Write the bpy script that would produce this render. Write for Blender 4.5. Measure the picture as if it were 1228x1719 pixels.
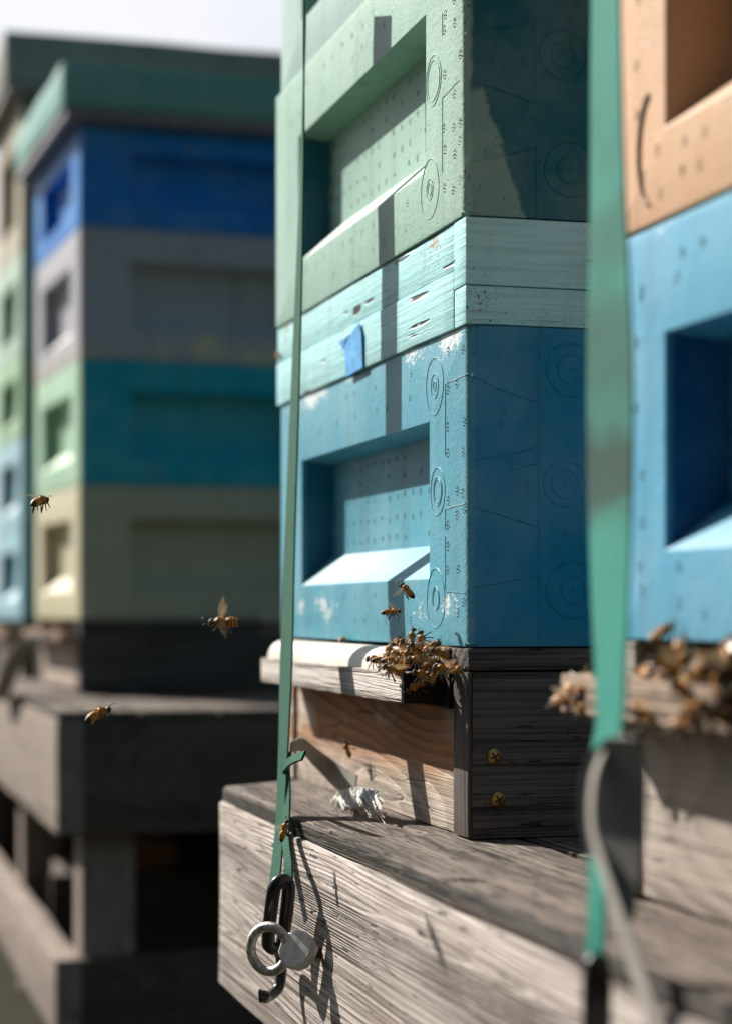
import bpy, bmesh, math, random
from mathutils import Vector, Matrix, noise as mnoise
for o in list(bpy.data.objects): bpy.data.objects.remove(o, do_unlink=True)
sc = bpy.context.scene
COL = sc.collection
rnd = random.Random(7)

# ------------------------------------------------------------------ camera
FPX = 3400.0; CX = 614.0; HY = 1025.0; CAMZ = 0.82
cd = bpy.data.cameras.new('camera'); cam = bpy.data.objects.new('camera', cd); COL.objects.link(cam)
cam.location = (0, 0, CAMZ); cam.rotation_euler = (math.pi/2, 0, 0)
cd.sensor_fit = 'VERTICAL'; cd.sensor_height = 36.0; cd.sensor_width = 36.0
cd.lens = FPX/1719*36.0
cd.shift_y = (HY-859.5)/1719
cd.clip_start = 0.05; cd.clip_end = 2000
cd.dof.use_dof = True; cd.dof.focus_distance = 1.60; cd.dof.aperture_fstop = 3.8
sc.camera = cam
# ------------------------------------------------------------------ light
TH = math.radians(15.3); CT, ST = math.cos(TH), math.sin(TH)
V = Vector((CT, ST, 0)); U = Vector((-ST, CT, 0))
tosun = (U*1.8 - V*1.0 + Vector((0, 0, 1.42))).normalized()
SEL = math.asin(tosun.z); SAZ = math.atan2(tosun.x, tosun.y)   # clockwise from +Y
w = bpy.data.worlds.new('World'); sc.world = w; w.use_nodes = True
nt = w.node_tree; nt.nodes.clear()
wo = nt.nodes.new('ShaderNodeOutputWorld'); bg = nt.nodes.new('ShaderNodeBackground')
sky = nt.nodes.new('ShaderNodeTexSky'); sky.sky_type = 'NISHITA'; sky.sun_disc = False
sky.sun_elevation = SEL; sky.sun_rotation = SAZ; sky.air_density = 1.0; sky.dust_density = 2.0; sky.ozone_density = 1.0
bg.inputs[1].default_value = 0.05
# thin bright cloud bank low in the sky beyond the hives, on the sun's side
tcw = nt.nodes.new('ShaderNodeTexCoord'); sxy = nt.nodes.new('ShaderNodeSeparateXYZ'); nt.links.new(tcw.outputs['Generated'], sxy.inputs[0])
def wmr(sock, a, b):
    n_ = nt.nodes.new('ShaderNodeMapRange'); n_.interpolation_type = 'SMOOTHSTEP'; nt.links.new(sock, n_.inputs[0]); n_.inputs[1].default_value = a; n_.inputs[2].default_value = b; return n_.outputs[0]
def wmul(a, b):
    n_ = nt.nodes.new('ShaderNodeMath'); n_.operation = 'MULTIPLY'
    for i, q in enumerate((a, b)):
        if isinstance(q, float): n_.inputs[i].default_value = q
        else: nt.links.new(q, n_.inputs[i])
    return n_.outputs[0]
wn = nt.nodes.new('ShaderNodeTexNoise'); wn.inputs['Scale'].default_value = 2.2; wn.inputs['Detail'].default_value = 5; nt.links.new(tcw.outputs['Generated'], wn.inputs['Vector'])
cm_ = wmul(wmul(wmr(sxy.outputs[1], 0.35, 0.85), wmr(sxy.outputs[2], 0.75, 0.35)), wmr(wn.outputs[0], 0.25, 0.5))
wmx = nt.nodes.new('ShaderNodeMix'); wmx.data_type = 'RGBA'; nt.links.new(cm_, wmx.inputs[0]); nt.links.new(sky.outputs[0], wmx.inputs[6]); wmx.inputs[7].default_value = (11.2, 11.4, 12.0, 1)
nt.links.new(wmx.outputs[2], bg.inputs[0]); nt.links.new(bg.outputs[0], wo.inputs[0])
sd = bpy.data.lights.new('sun', 'SUN'); sun = bpy.data.objects.new('sun', sd); COL.objects.link(sun)
sd.energy = 5.0; sd.angle = math.radians(0.53); sd.color = (1.0, 0.94, 0.85)
sun.rotation_euler = tosun.to_track_quat('Z', 'Y').to_euler()
sun.location = (0, 0, 5)
sc.view_settings.view_transform = 'Standard'; sc.view_settings.look = 'None'
sc.view_settings.exposure = 0.75; sc.view_settings.gamma = 1.0
sc.render.engine = 'CYCLES'; sc.cycles.use_denoising = True
sc.cycles.max_bounces = 8; sc.cycles.caustics_reflective = False; sc.cycles.caustics_refractive = False

# ------------------------------------------------------------------ row frame: (w into the hives' side, u along the row away, h up from eye level)
C0 = Vector((0.0775, 1.54, 0)); T0 = C0.dot(U); P0 = C0.dot(V)
def R(w, u, h): 
    p = V*(P0+w) + U*(T0+u); return Vector((p.x, p.y, CAMZ+h))
def px_w(x, y, w=0.0):           # a detail seen on the plane w -> (w,u,h)
    a = (x-CX)/FPX; Y = (P0+w)/(a*CT+ST); X = a*Y
    return (w, -X*ST+Y*CT-T0, (HY-y)/FPX*Y)
def px_u(x, y, u=0.0):           # a detail seen on the plane u
    a = (x-CX)/FPX; Y = (T0+u)/(CT-a*ST); X = a*Y
    return (X*CT+Y*ST-P0, u, (HY-y)/FPX*Y)

# ------------------------------------------------------------------ node helper
class NT:
    def __init__(s, name):
        s.m = bpy.data.materials.new(name); s.m.use_nodes = True; s.t = s.m.node_tree; s.t.nodes.clear()
        s.out = s.t.nodes.new('ShaderNodeOutputMaterial'); s.b = s.t.nodes.new('ShaderNodeBsdfPrincipled')
        s.t.links.new(s.b.outputs[0], s.out.inputs[0])
        tc = s.t.nodes.new('ShaderNodeTexCoord'); s.co = tc.outputs['Object']
    def put(s, sock, v):
        if isinstance(v, bpy.types.NodeSocket): s.t.links.new(v, sock)
        elif isinstance(v, (tuple, list)) and len(v) == 3 and sock.type == 'RGBA': sock.default_value = (*v, 1)
        else: sock.default_value = v
    def math(s, op, a, b=0.0, c=0.0):
        n = s.t.nodes.new('ShaderNodeMath'); n.operation = op
        for i, v in enumerate((a, b, c)): s.put(n.inputs[i], v)
        return n.outputs[0]
    def vec(s, v, sc, off=(0, 0, 0)):
        n = s.t.nodes.new('ShaderNodeVectorMath'); n.operation = 'MULTIPLY_ADD'
        s.put(n.inputs[0], v); n.inputs[1].default_value = sc; n.inputs[2].default_value = off; return n.outputs[0]
    def noise(s, v, scale=1.0, detail=2.0, rough=0.5, dist=0.0):
        n = s.t.nodes.new('ShaderNodeTexNoise'); s.put(n.inputs['Vector'], v)
        n.inputs['Scale'].default_value = scale; n.inputs['Detail'].default_value = detail
        n.inputs['Roughness'].default_value = rough; n.inputs['Distortion'].default_value = dist; return n.outputs[0]
    def step(s, v, a, b, lo=0.0, hi=1.0):
        n = s.t.nodes.new('ShaderNodeMapRange'); n.interpolation_type = 'SMOOTHSTEP'
        s.put(n.inputs[0], v); n.inputs[1].default_value = a; n.inputs[2].default_value = b
        n.inputs[3].default_value = lo; n.inputs[4].default_value = hi; return n.outputs[0]
    def mix(s, f, a, b):
        n = s.t.nodes.new('ShaderNodeMix'); n.data_type = 'RGBA'
        s.put(n.inputs[0], f); s.put(n.inputs[6], a); s.put(n.inputs[7], b); return n.outputs[2]
    def xyz(s, v=None):
        n = s.t.nodes.new('ShaderNodeSeparateXYZ'); s.put(n.inputs[0], v or s.co); return n.outputs
    def bump(s, h, strength=0.5, dist=0.001):
        n = s.t.nodes.new('ShaderNodeBump'); s.put(n.inputs['Height'], h)
        n.inputs['Strength'].default_value = strength; n.inputs['Distance'].default_value = dist
        s.t.links.new(n.outputs[0], s.b.inputs['Normal'])
    def done(s, col, rough=0.5, spec=0.5, metal=0.0):
        s.put(s.b.inputs['Base Color'], col); s.put(s.b.inputs['Roughness'], rough)
        s.b.inputs['Specular IOR Level'].default_value = spec; s.b.inputs['Metallic'].default_value = metal
        return s.m

def mat_paint(name, col, chip=None, chipz=None, rough=0.48, side=None, seed=0, dirt=0.35, edge=False, wood=False, H=0.245, patch=None, wall=None, wy=.54):
    """old brushed paint on moulded foam (or wood): mottled, specked with dirt, chipped along chosen edges"""
    n = NT(name); co = n.vec(n.co, (1, 1, 1), (seed*1.7, seed*.9, seed*2.3)); X, Y, Z = n.xyz()
    c = col
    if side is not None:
        # the side wall (x>0,y~0) takes a second colour: two-tone on sage and teal, painted-in shade elsewhere, ending in a rough brushed line
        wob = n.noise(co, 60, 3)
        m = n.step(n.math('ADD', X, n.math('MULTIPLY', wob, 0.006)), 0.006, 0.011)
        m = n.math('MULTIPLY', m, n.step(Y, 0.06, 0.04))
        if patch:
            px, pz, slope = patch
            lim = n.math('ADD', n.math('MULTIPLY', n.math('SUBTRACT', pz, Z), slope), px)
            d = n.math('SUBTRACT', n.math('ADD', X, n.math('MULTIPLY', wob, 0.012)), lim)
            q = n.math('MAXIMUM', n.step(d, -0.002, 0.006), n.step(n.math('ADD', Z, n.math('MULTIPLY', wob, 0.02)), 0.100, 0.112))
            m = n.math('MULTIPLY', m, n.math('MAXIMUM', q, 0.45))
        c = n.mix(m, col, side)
    if wall is not None:      # darker far wall of the hand hold: older coat on sage, painted-in shade on the blues
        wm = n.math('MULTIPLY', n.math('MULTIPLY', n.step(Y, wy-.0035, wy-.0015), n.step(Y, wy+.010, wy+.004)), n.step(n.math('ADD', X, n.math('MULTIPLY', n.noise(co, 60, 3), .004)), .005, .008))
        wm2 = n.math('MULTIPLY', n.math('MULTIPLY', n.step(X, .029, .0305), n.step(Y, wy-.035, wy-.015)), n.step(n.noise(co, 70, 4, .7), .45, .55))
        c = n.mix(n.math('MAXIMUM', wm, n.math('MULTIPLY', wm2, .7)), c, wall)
    mott = n.noise(co, 14, 4, 0.6)
    c = n.mix(n.step(mott, 0.35, 0.7), c, n.mix(0.09, c, (0.75, 0.78, 0.76)))
    streak = n.noise(n.vec(co, (30, 30, 4)), 1, 3)
    c = n.mix(n.step(streak, 0.5, 0.75, 0, 0.38), c, n.mix(0.5, c, (0.05, 0.05, 0.04)))
    spk = n.noise(co, 420, 1, 0.4)
    blot = n.noise(co, 9, 2)
    c = n.mix(n.math('MULTIPLY', n.step(spk, 0.675, 0.73), n.step(blot, 0.4, 0.6, 0.2, dirt*2)), c, (0.05, 0.03, 0.015))
    if chip is not None:
        nz = n.noise(n.vec(co, (130, 130, 260)), 1, 5, 0.75); nb = n.noise(co, 16, 2)
        if chipz == 'top': g = n.step(Z, H-0.030, H-0.004)
        elif chipz == 'topbot':
            g = n.math('MAXIMUM', n.step(Z, H-0.030, H-0.004), n.math('MULTIPLY', n.math('MULTIPLY', n.step(Z, 0.012, 0.026), n.step(Z, 0.048, 0.034)), 0.72))
            cor = n.math('MULTIPLY', n.math('MULTIPLY', n.step(X, 0.016, 0.002), n.step(Y, 0.012, 0.002)), n.step(Z, 0.07, 0.0))
            g = n.math('MAXIMUM', n.math('MULTIPLY', g, n.step(X, 0.012, 0.004)), n.math('MULTIPLY', cor, 1.2))
        elif chipz == 'low': g = n.math('MULTIPLY', n.step(Z, 0.085, 0.015), 1.35)
        else: g = n.step(blot, 0.45, 0.65)
        k = n.math('ADD', n.math('MULTIPLY', nz, 0.55), n.math('MULTIPLY', nb, 0.6))
        k = n.math('ADD', k, n.math('MULTIPLY', g, 0.16))
        c = n.mix(n.step(k, 0.765, 0.82, 0, .85), c, chip)
    vo = n.t.nodes.new('ShaderNodeTexVoronoi'); vo.inputs['Scale'].default_value = 330; n.put(vo.inputs['Vector'], co)
    fine = n.math('ADD', n.noise(co, 260, 3, 0.6), n.math('MULTIPLY', vo.outputs['Distance'], .3)); med = n.noise(co, 70, 2)
    if wood:
        g1 = n.noise(n.vec(co, (8, 8, 260)), 1, 3, 0.6); g2 = n.noise(n.vec(co, (5, 5, 110)), 1, 2)
        crk = n.math('MULTIPLY', n.step(g2, 0.625, 0.67), n.step(n.noise(co, 22, 2), 0.44, 0.54))
        c = n.mix(crk, c, (0.03, 0.025, 0.02))
        c = n.mix(n.step(g1, 0.35, 0.62), n.mix(0.18, c, (0.12, 0.16, 0.15)), c)
        h = n.math('ADD', n.math('MULTIPLY', g1, 1.0), n.math('MULTIPLY', crk, -1.6)); n.bump(n.math('ADD', h, n.math('MULTIPLY', fine, 0.3)), 0.7, 0.0012)
    else:
        n.bump(n.math('ADD', n.math('MULTIPLY', fine, 0.7), n.math('MULTIPLY', med, .8)), 0.5, 0.0011)
    return n.done(c, rough, 0.18)

def mat_wood(name, light, dark, along='y', seed=0, ring=0.55, cracks=0.6, freq=26, stain_shade=None, rough=0.75, fib=0.5, broad=7.0, along_s=1.1, pits=.66):
    n = NT(name); co = n.vec(n.co, (1, 1, 1), (seed*3.1, seed*1.3, seed*.7))
    def st(a, b): return {'x': (a, b, b), 'y': (b, a, b), 'z': (b, b, a)}[along]
    base = n.noise(n.vec(co, st(along_s, broad)), 1, 1, 0.3)
    t = n.math('FRACT', n.math('MULTIPLY', base, freq))
    r = n.math('MULTIPLY', n.math('MULTIPLY', n.step(t, 0.2, 0.85), n.step(t, 1.0, 0.9)), n.step(n.noise(n.vec(co, st(5, 30)), 1, 2), .3, .65, .35, 1.0))
    f = n.noise(n.vec(co, st(4.5, 480)), 1, 3, 0.65)
    f2 = n.noise(n.vec(co, st(2.0, 150)), 1, 3, 0.65)
    bl = n.noise(co, 7, 3)
    k = n.math('ADD', n.math('MULTIPLY', r, ring), n.math('MULTIPLY', n.step(f, 0.38, 0.68), fib*0.6))
    k = n.math('ADD', k, n.math('MULTIPLY', n.step(f2, 0.45, 0.75), fib*0.7))
    c = n.mix(n.math('MINIMUM', k, 1.0), light, dark)
    c = n.mix(n.step(bl, 0.35, 0.75, 0, 0.5), c, n.mix(0.6, c, dark))
    if stain_shade:  # brown stain kept to the landing board's shadow, its warm shade painted in
        sn = n.noise(n.vec(co, st(5, 14)), 1, 3, 0.6)
        c = n.mix(n.math('MULTIPLY', n.step(n.xyz()[2], -.128, -.088), n.step(sn, 0.36, 0.52, 0, 0.95)), c, n.mix(r, stain_shade, tuple(v*0.55 for v in stain_shade)))
    ck = n.noise(n.vec(co, st(2.2, 75)), 1, 4, 0.6, 0.3); cm = n.noise(co, 5, 1)
    crk = n.math('MULTIPLY', n.step(ck, 0.665, 0.69), n.step(cm, 0.42, 0.5, 0, cracks))
    lc = n.math('ABSOLUTE', n.math('SUBTRACT', n.noise(n.vec(co, st(1.3, 26)), 1, 3, .55), .5))
    crk = n.math('MAXIMUM', crk, n.math('MULTIPLY', n.step(lc, .0045, .0015), n.step(n.noise(n.vec(co, st(5, 12)), 1, 1), .50, .56, 0, cracks)))
    sh = n.noise(n.vec(co, st(26, 330)), 1, 2, .6); crk = n.math('MAXIMUM', crk, n.math('MULTIPLY', n.step(sh, pits, pits+.05), min(1, cracks*.6)))
    kn = n.noise(co, 200, 1)
    crk = n.math('MAXIMUM', crk, n.math('MULTIPLY', n.step(kn, 0.76, 0.79), 0.6))
    c = n.mix(crk, c, (0.012, 0.010, 0.009))
    h = n.math('ADD', n.math('MULTIPLY', r, -0.7), n.math('MULTIPLY', f, 0.9))
    h = n.math('ADD', h, n.math('ADD', n.math('MULTIPLY', crk, -2.0), n.math('MULTIPLY', f2, -0.8)))
    n.bump(h, 1.0, 0.0016)
    return n.done(c, rough, 0.25)

def mat_plain(name, col, rough=0.5, metal=0.0, var=0.25, scale=40, bump=0.0, spec=0.5, trans=0.0, sss=0.0):
    n = NT(name); k = n.noise(n.co, scale, 3)
    c = n.mix(n.step(k, 0.35, 0.7), col, tuple(v*(1-var) for v in col))
    if bump: n.bump(n.noise(n.co, scale*6, 3), bump, 0.0008)
    m = n.done(c, rough, spec, metal)
    if trans: n.b.inputs['Transmission Weight'].default_value = trans
    return m

# ------------------------------------------------------------------ mesh helpers
class MB:
    def __init__(s): s.v = []; s.f = []; s.mi = []; s.cur = 0
    def add(s, vs, fs):
        o = len(s.v); s.v += [tuple(v) for v in vs]; s.f += [[i+o for i in f] for f in fs]; s.mi += [s.cur]*len(fs)
    def box(s, x0, x1, y0, y1, z0, z1):
        vs = [(x, y, z) for z in (z0, z1) for y in (y0, y1) for x in (x0, x1)]
        s.add(vs, [(0, 2, 3, 1), (4, 5, 7, 6), (0, 1, 5, 4), (2, 6, 7, 3), (0, 4, 6, 2), (1, 3, 7, 5)])
    def rbox(s, x0, x1, y0, y1, z0, z1, seg=(1, 1, 1), amp=0.0, fr=20, bev=0.002, seed=0):
        """board with softened edges, subdivided and slightly warped/worn"""
        bm = bmesh.new(); bmesh.ops.create_cube(bm, size=1)
        for v in bm.verts: v.co = Vector(((x0+x1)/2+v.co.x*(x1-x0), (y0+y1)/2+v.co.y*(y1-y0), (z0+z1)/2+v.co.z*(z1-z0)))
        for ax, k in enumerate(seg):
            lo, hi = ((x0, x1), (y0, y1), (z0, z1))[ax]
            for i in range(1, k):
                p = Vector((0, 0, 0)); p[ax] = lo+(hi-lo)*i/k; nn = Vector((0, 0, 0)); nn[ax] = 1
                bmesh.ops.bisect_plane(bm, geom=bm.verts[:]+bm.edges[:]+bm.faces[:], plane_co=p, plane_no=nn)
        if bev:
            es = [e for e in bm.edges if len(e.link_faces) == 2 and e.calc_face_angle(0) > 0.6]
            bmesh.ops.bevel(bm, geom=es, offset=bev, segments=2, profile=0.6, affect='EDGES')
        if amp:
            for v in bm.verts:
                q = Vector((v.co.x*fr+seed, v.co.y*fr+seed*2, v.co.z*fr-seed))
                v.co += Vector((mnoise.noise(q), mnoise.noise(q+Vector((31, 0, 0)))*.4, mnoise.noise(q+Vector((0, 57, 0)))))*amp
        bm.verts.ensure_lookup_table(); bm.normal_update()
        for i, v in enumerate(bm.verts): v.index = i
        s.add([v.co.copy() for v in bm.verts], [[v.index for v in f.verts] for f in bm.faces]); bm.free()
    def tube(s, pts, r, n=6, cap=True, closed=False):
        pts = [Vector(p) for p in pts]; L = len(pts); rs = r if isinstance(r, (list, tuple)) else [r]*L
        o = len(s.v); up = Vector((0, 0, 1)); prev = None; vs = []
        for i, p in enumerate(pts):
            a = pts[(i-1) % L] if (closed or i > 0) else p; b = pts[(i+1) % L] if (closed or i < L-1) else p
            d = (b-a)
            d = d.normalized() if d.length > 1e-9 else Vector((0, 0, 1))
            if prev is None: prev = d.orthogonal().normalized()
            s1 = (prev - d*prev.dot(d)); s1 = s1.normalized() if s1.length > 1e-6 else d.orthogonal().normalized(); prev = s1; s2 = d.cross(s1)
            for k in range(n):
                t = 2*math.pi*k/n; vs.append(p+(s1*math.cos(t)+s2*math.sin(t))*rs[i])
        fs = []
        for i in range(L if closed else L-1):
            for k in range(n):
                a = i*n+k; b = i*n+(k+1) % n; c = ((i+1) % L)*n+(k+1) % n; d = ((i+1) % L)*n+k; fs.append((a, b, c, d))
        if cap and not closed: fs += [list(range(n))[::-1], [(L-1)*n+k for k in range(n)]]
        s.add(vs, fs)
    def ribbon(s, cs, ws, th=0.0012):
        """flat webbing: centres, half-width vectors"""
        vs = []; L = len(cs)
        for i in range(L):
            c = Vector(cs[i]); wv = Vector(ws[i]); d = (Vector(cs[min(i+1, L-1)])-Vector(cs[max(i-1, 0)])).normalized()
            nn = d.cross(wv).normalized()*th/2
            vs += [c-wv-nn, c+wv-nn, c+wv+nn, c-wv+nn]
        fs = [(3, 2, 1, 0), tuple((L-1)*4+k for k in range(4))]
        for i in range(L-1):
            for k in range(4): fs.append((i*4+k, i*4+(k+1) % 4, (i+1)*4+(k+1) % 4, (i+1)*4+k))
        s.add(vs, fs)
    def blob(s, c, r, n=8, m=5, rot=None):
        c = Vector(c); r = Vector(r) if not isinstance(r, float) else Vector((r, r, r)); vs = []
        for j in range(1, m):
            for k in range(n):
                q = Vector((math.sin(math.pi*j/m)*math.cos(2*math.pi*k/n)*r.x, math.sin(math.pi*j/m)*math.sin(2*math.pi*k/n)*r.y, math.cos(math.pi*j/m)*r.z))
                if rot: q = rot @ q
                vs.append(c+q)
        a = Vector((0, 0, r.z)); b = -a
        if rot: a = rot @ a; b = rot @ b
        vs += [c+a, c+b]; T = len(vs)-2
        fs = [(T, k, (k+1) % n) for k in range(n)] + [(T+1, (m-2)*n+(k+1) % n, (m-2)*n+k) for k in range(n)]
        for j in range(m-2):
            for k in range(n): fs.append((j*n+k, (j+1)*n+k, (j+1)*n+(k+1) % n, j*n+(k+1) % n))
        s.add(vs, fs)

def mesh_obj(name, mb, mats, parent=None, smooth=False, off=(0, 0, 0), bevel=0, angle=40):
    me = bpy.data.meshes.new(name); o3 = Vector(off)
    me.from_pydata([Vector(v)-o3 for v in mb.v], [], mb.f); 
    mats = mats if isinstance(mats, list) else [mats]
    for m in mats: me.materials.append(m)
    me.polygons.foreach_set('material_index', mb.mi)
    bm = bmesh.new(); bm.from_mesh(me); bmesh.ops.recalc_face_normals(bm, faces=bm.faces); bm.to_mesh(me); bm.free()
    if smooth: me.polygons.foreach_set('use_smooth', [True]*len(me.polygons)); me.set_sharp_from_angle(angle=math.radians(angle))
    o = bpy.data.objects.new(name, me); COL.objects.link(o)
    if parent: o.parent = parent
    if bevel:
        b = o.modifiers.new('bevel', 'BEVEL'); b.width = bevel; b.segments = 3; b.limit_method = 'ANGLE'; b.angle_limit = math.radians(35)
        b.harden_normals = False
        me.polygons.foreach_set('use_smooth', [True]*len(me.polygons))
        try: me.set_sharp_from_angle(angle=math.radians(60))
        except Exception: pass
    return o
def tag(o, label, cat, group=None, kind=None):
    if label: o['label'] = label
    if cat: o['category'] = cat
    if group: o['group'] = group
    if kind: o['kind'] = kind
    return o
def empty(name, loc, rz, label, cat, group=None):
    o = bpy.data.objects.new(name, None); COL.objects.link(o); o.location = loc; o.rotation_euler = (0, 0, rz)
    o.empty_display_size = 0.05
    return tag(o, label, cat, group)

# ------------------------------------------------------------------ setting
g = NT('ground_mat'); k = g.noise(g.co, 3, 6, 0.7); k2 = g.noise(g.co, 40, 4, 0.7)
gc = g.mix(g.step(k, 0.4, 0.62), (0.030, 0.026, 0.018), (0.030, 0.038, 0.016)); gc = g.mix(g.step(k2, 0.5, 0.7), gc, (0.06, 0.05, 0.035))
g.bump(k2, 0.8, 0.02); gm = g.done(gc, 0.95, 0.1)
mb = MB(); N = 60
def gz(x, y): return mnoise.noise(Vector((x*.8, y*.8, 0)))*.03 if abs(x) < 30 and abs(y) < 40 else 0
xs = [(-1 if i < N/2 else 1)*abs((i-N/2)/(N/2))**4*600 for i in range(N+1)]
vs = [(x, y, gz(x, y)) for y in xs for x in xs]
mb.add(vs, [(j*(N+1)+i, j*(N+1)+i+1, (j+1)*(N+1)+i+1, (j+1)*(N+1)+i) for j in range(N) for i in range(N)])
tag(mesh_obj('ground', mb, gm, smooth=True), None, None, kind='structure')

# unseen dark bank added behind the camera to cut sky fill on shaded faces
mb = MB(); NA = 40; NR = 8; vs = []
for j in range(NR+1):
    for i in range(NA+1):
        a = math.radians(188+164*i/NA); rad = 7+j*2.6; h = 9.0*math.sin(min(1, j/5)*math.pi/2)*(1+.25*mnoise.noise(Vector((i*.5, j*.7, 0))))-.1
        vs.append((rad*math.cos(a)+.8, rad*math.sin(a)+.5, h if j else -.2))
mb.add(vs, [(j*(NA+1)+i, j*(NA+1)+i+1, (j+1)*(NA+1)+i+1, (j+1)*(NA+1)+i) for j in range(NR) for i in range(NA)])
hm = NT('blocker_green'); hk = hm.noise(hm.co, 4, 6, .7); hm.bump(hk, 1.0, .4)
tag(mesh_obj('sky_blocker', mb, hm.done(hm.mix(hm.step(hk, .35, .65), (.012, .022, .008), (.035, .06, .018)), .95, .1), smooth=True), None, None, kind='structure')

# ------------------------------------------------------------------ moulded foam hive box
def face_recess(bm, quad, rect, depth, nin, a, b, e_a=0.0, bev_bot=0.030, bev_top=0.004):
    """quad: 4 outer verts (a0b0,a1b0,a1b1,a0b1); rect=(a0,a1,b0,b1) in axis coords; nin inward unit vector"""
    o = quad[0].co.copy(); A = a; B = b
    def P(s, t, d): return bm.verts.new(o + A*s + B*t + nin*d)
    r = rect; inn = [P(r[0], r[2], 0), P(r[1], r[2], 0), P(r[1], r[3], 0), P(r[0], r[3], 0)]
    bk = [P(r[0]+e_a, r[2]+bev_bot, depth), P(r[1]-e_a, r[2]+bev_bot, depth), P(r[1]-e_a, r[3]-bev_top, depth), P(r[0]+e_a, r[3]-bev_top, depth)]
    for i in range(4):
        j = (i+1) % 4
        bm.faces.new((quad[i], quad[j], inn[j], inn[i])); bm.faces.new((inn[i], inn[j], bk[j], bk[i]))
    bm.faces.new(bk)
def foam_box(W, D, H, fr=None, sr=None, fdepth=0.031, sdepth=0.026, corner=0.008, edge=0.0035):
    """x into the side, y along the front; front face x=0, side face y=0"""
    bm = bmesh.new()
    c = {(i, j, k): bm.verts.new((i*D, j*W, k*H)) for i in (0, 1) for j in (0, 1) for k in (0, 1)}
    X, Y, Z = Vector((1, 0, 0)), Vector((0, 1, 0)), Vector((0, 0, 1))
    q = [c[0, 0, 0], c[0, 1, 0], c[0, 1, 1], c[0, 0, 1]]
    face_recess(bm, q, fr, fdepth, X, Y, Z) if fr else bm.faces.new(q)
    q = [c[0, 0, 0], c[1, 0, 0], c[1, 0, 1], c[0, 0, 1]]
    face_recess(bm, q, sr, sdepth, Y, X, Z, 0.003, 0.006, 0.003) if sr else bm.faces.new(q)
    bm.faces.new([c[1, 0, 0], c[1, 1, 0], c[1, 1, 1], c[1, 0, 1]]); bm.faces.new([c[0, 1, 0], c[1, 1, 0], c[1, 1, 1], c[0, 1, 1]])
    bm.faces.new([c[0, 0, 0], c[1, 0, 0], c[1, 1, 0], c[0, 1, 0]]); bm.faces.new([c[0, 0, 1], c[1, 0, 1], c[1, 1, 1], c[0, 1, 1]])
    es = [e for e in bm.edges if abs(e.verts[0].co.z-e.verts[1].co.z) > H*.9 and all(v.co.x in (0, D) or abs(v.co.x-D) < 1e-6 for v in e.verts)
          and all(min(abs(v.co.x), abs(v.co.x-D)) < 1e-5 and min(abs(v.co.y), abs(v.co.y-W)) < 1e-5 for v in e.verts)]
    bmesh.ops.recalc_face_normals(bm, faces=bm.faces)
    bmesh.ops.bevel(bm, geom=es, offset=corner, segments=5, profile=0.5, affect='EDGES')
    es = [e for e in bm.edges if len(e.link_faces) == 2 and e.calc_face_angle(0) > 0.5]
    bmesh.ops.bevel(bm, geom=es, offset=edge, segments=3, profile=0.5, affect='EDGES', clamp_overlap=True)
    mb = MB(); bm.verts.ensure_lookup_table()
    for i, v in enumerate(bm.verts): v.index = i
    mb.add([v.co.copy() for v in bm.verts], [[v.index for v in f.verts] for f in bm.faces]); bm.free()
    return mb
def stamp(mb, c, ax, r=0.0030, n=7, br=0.00055):
    """a little moulded rosette of bumps on a face whose normal is axis ax ('x' or 'y')"""
    rr = random.Random(int(abs(c[0]*9973+c[1]*7919+c[2]*6151)*1000))
    for i in range(n+1):
        a = 2*math.pi*i/n; q = r if i < n else 0.0; p = Vector(c)
        da, db = math.cos(a)*q*rr.uniform(.8, 1.1), math.sin(a)*q*1.1
        p += Vector((0, da, db)) if ax == 'x' else Vector((da, 0, db))
        mb.blob(p, br*rr.uniform(.8, 1.4), 6, 4)
def ringm(mb, c, ax, rad, t=0.0006, n=40):
    pts = []
    for i in range(n):
        a = 2*math.pi*i/n; rr = rad*(1+0.02*math.sin(3*a+c[2]*90))
        pts.append(Vector(c)+(Vector((0, math.cos(a)*rr, math.sin(a)*rr)) if ax == 'x' else Vector((math.cos(a)*rr, 0, math.sin(a)*rr))))
    mb.tube(pts, t, 6, closed=True)
FR = (0.10, 0.54, 0.053, 0.180); SR = (0.118, 0.45, 0.051, 0.184)
def box_thing(label, mat, origin, rz=TH, W=0.64, D=0.55, H=0.245, fr=FR, sr=SR, detail=None, loc=None, group=None, name='hive_box', fdepth=.031, sdepth=.026, edge=.0035):
    mb = foam_box(W, D, H, fr, sr, fdepth=fdepth, sdepth=sdepth, edge=edge)
    if detail: detail(mb)
    o = mesh_obj(name, mb, mat, smooth=True, angle=50)
    o.location = loc if loc is not None else R(*origin); o.rotation_euler = (0, 0, rz)
    return tag(o, label, 'hive box', group)

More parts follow.
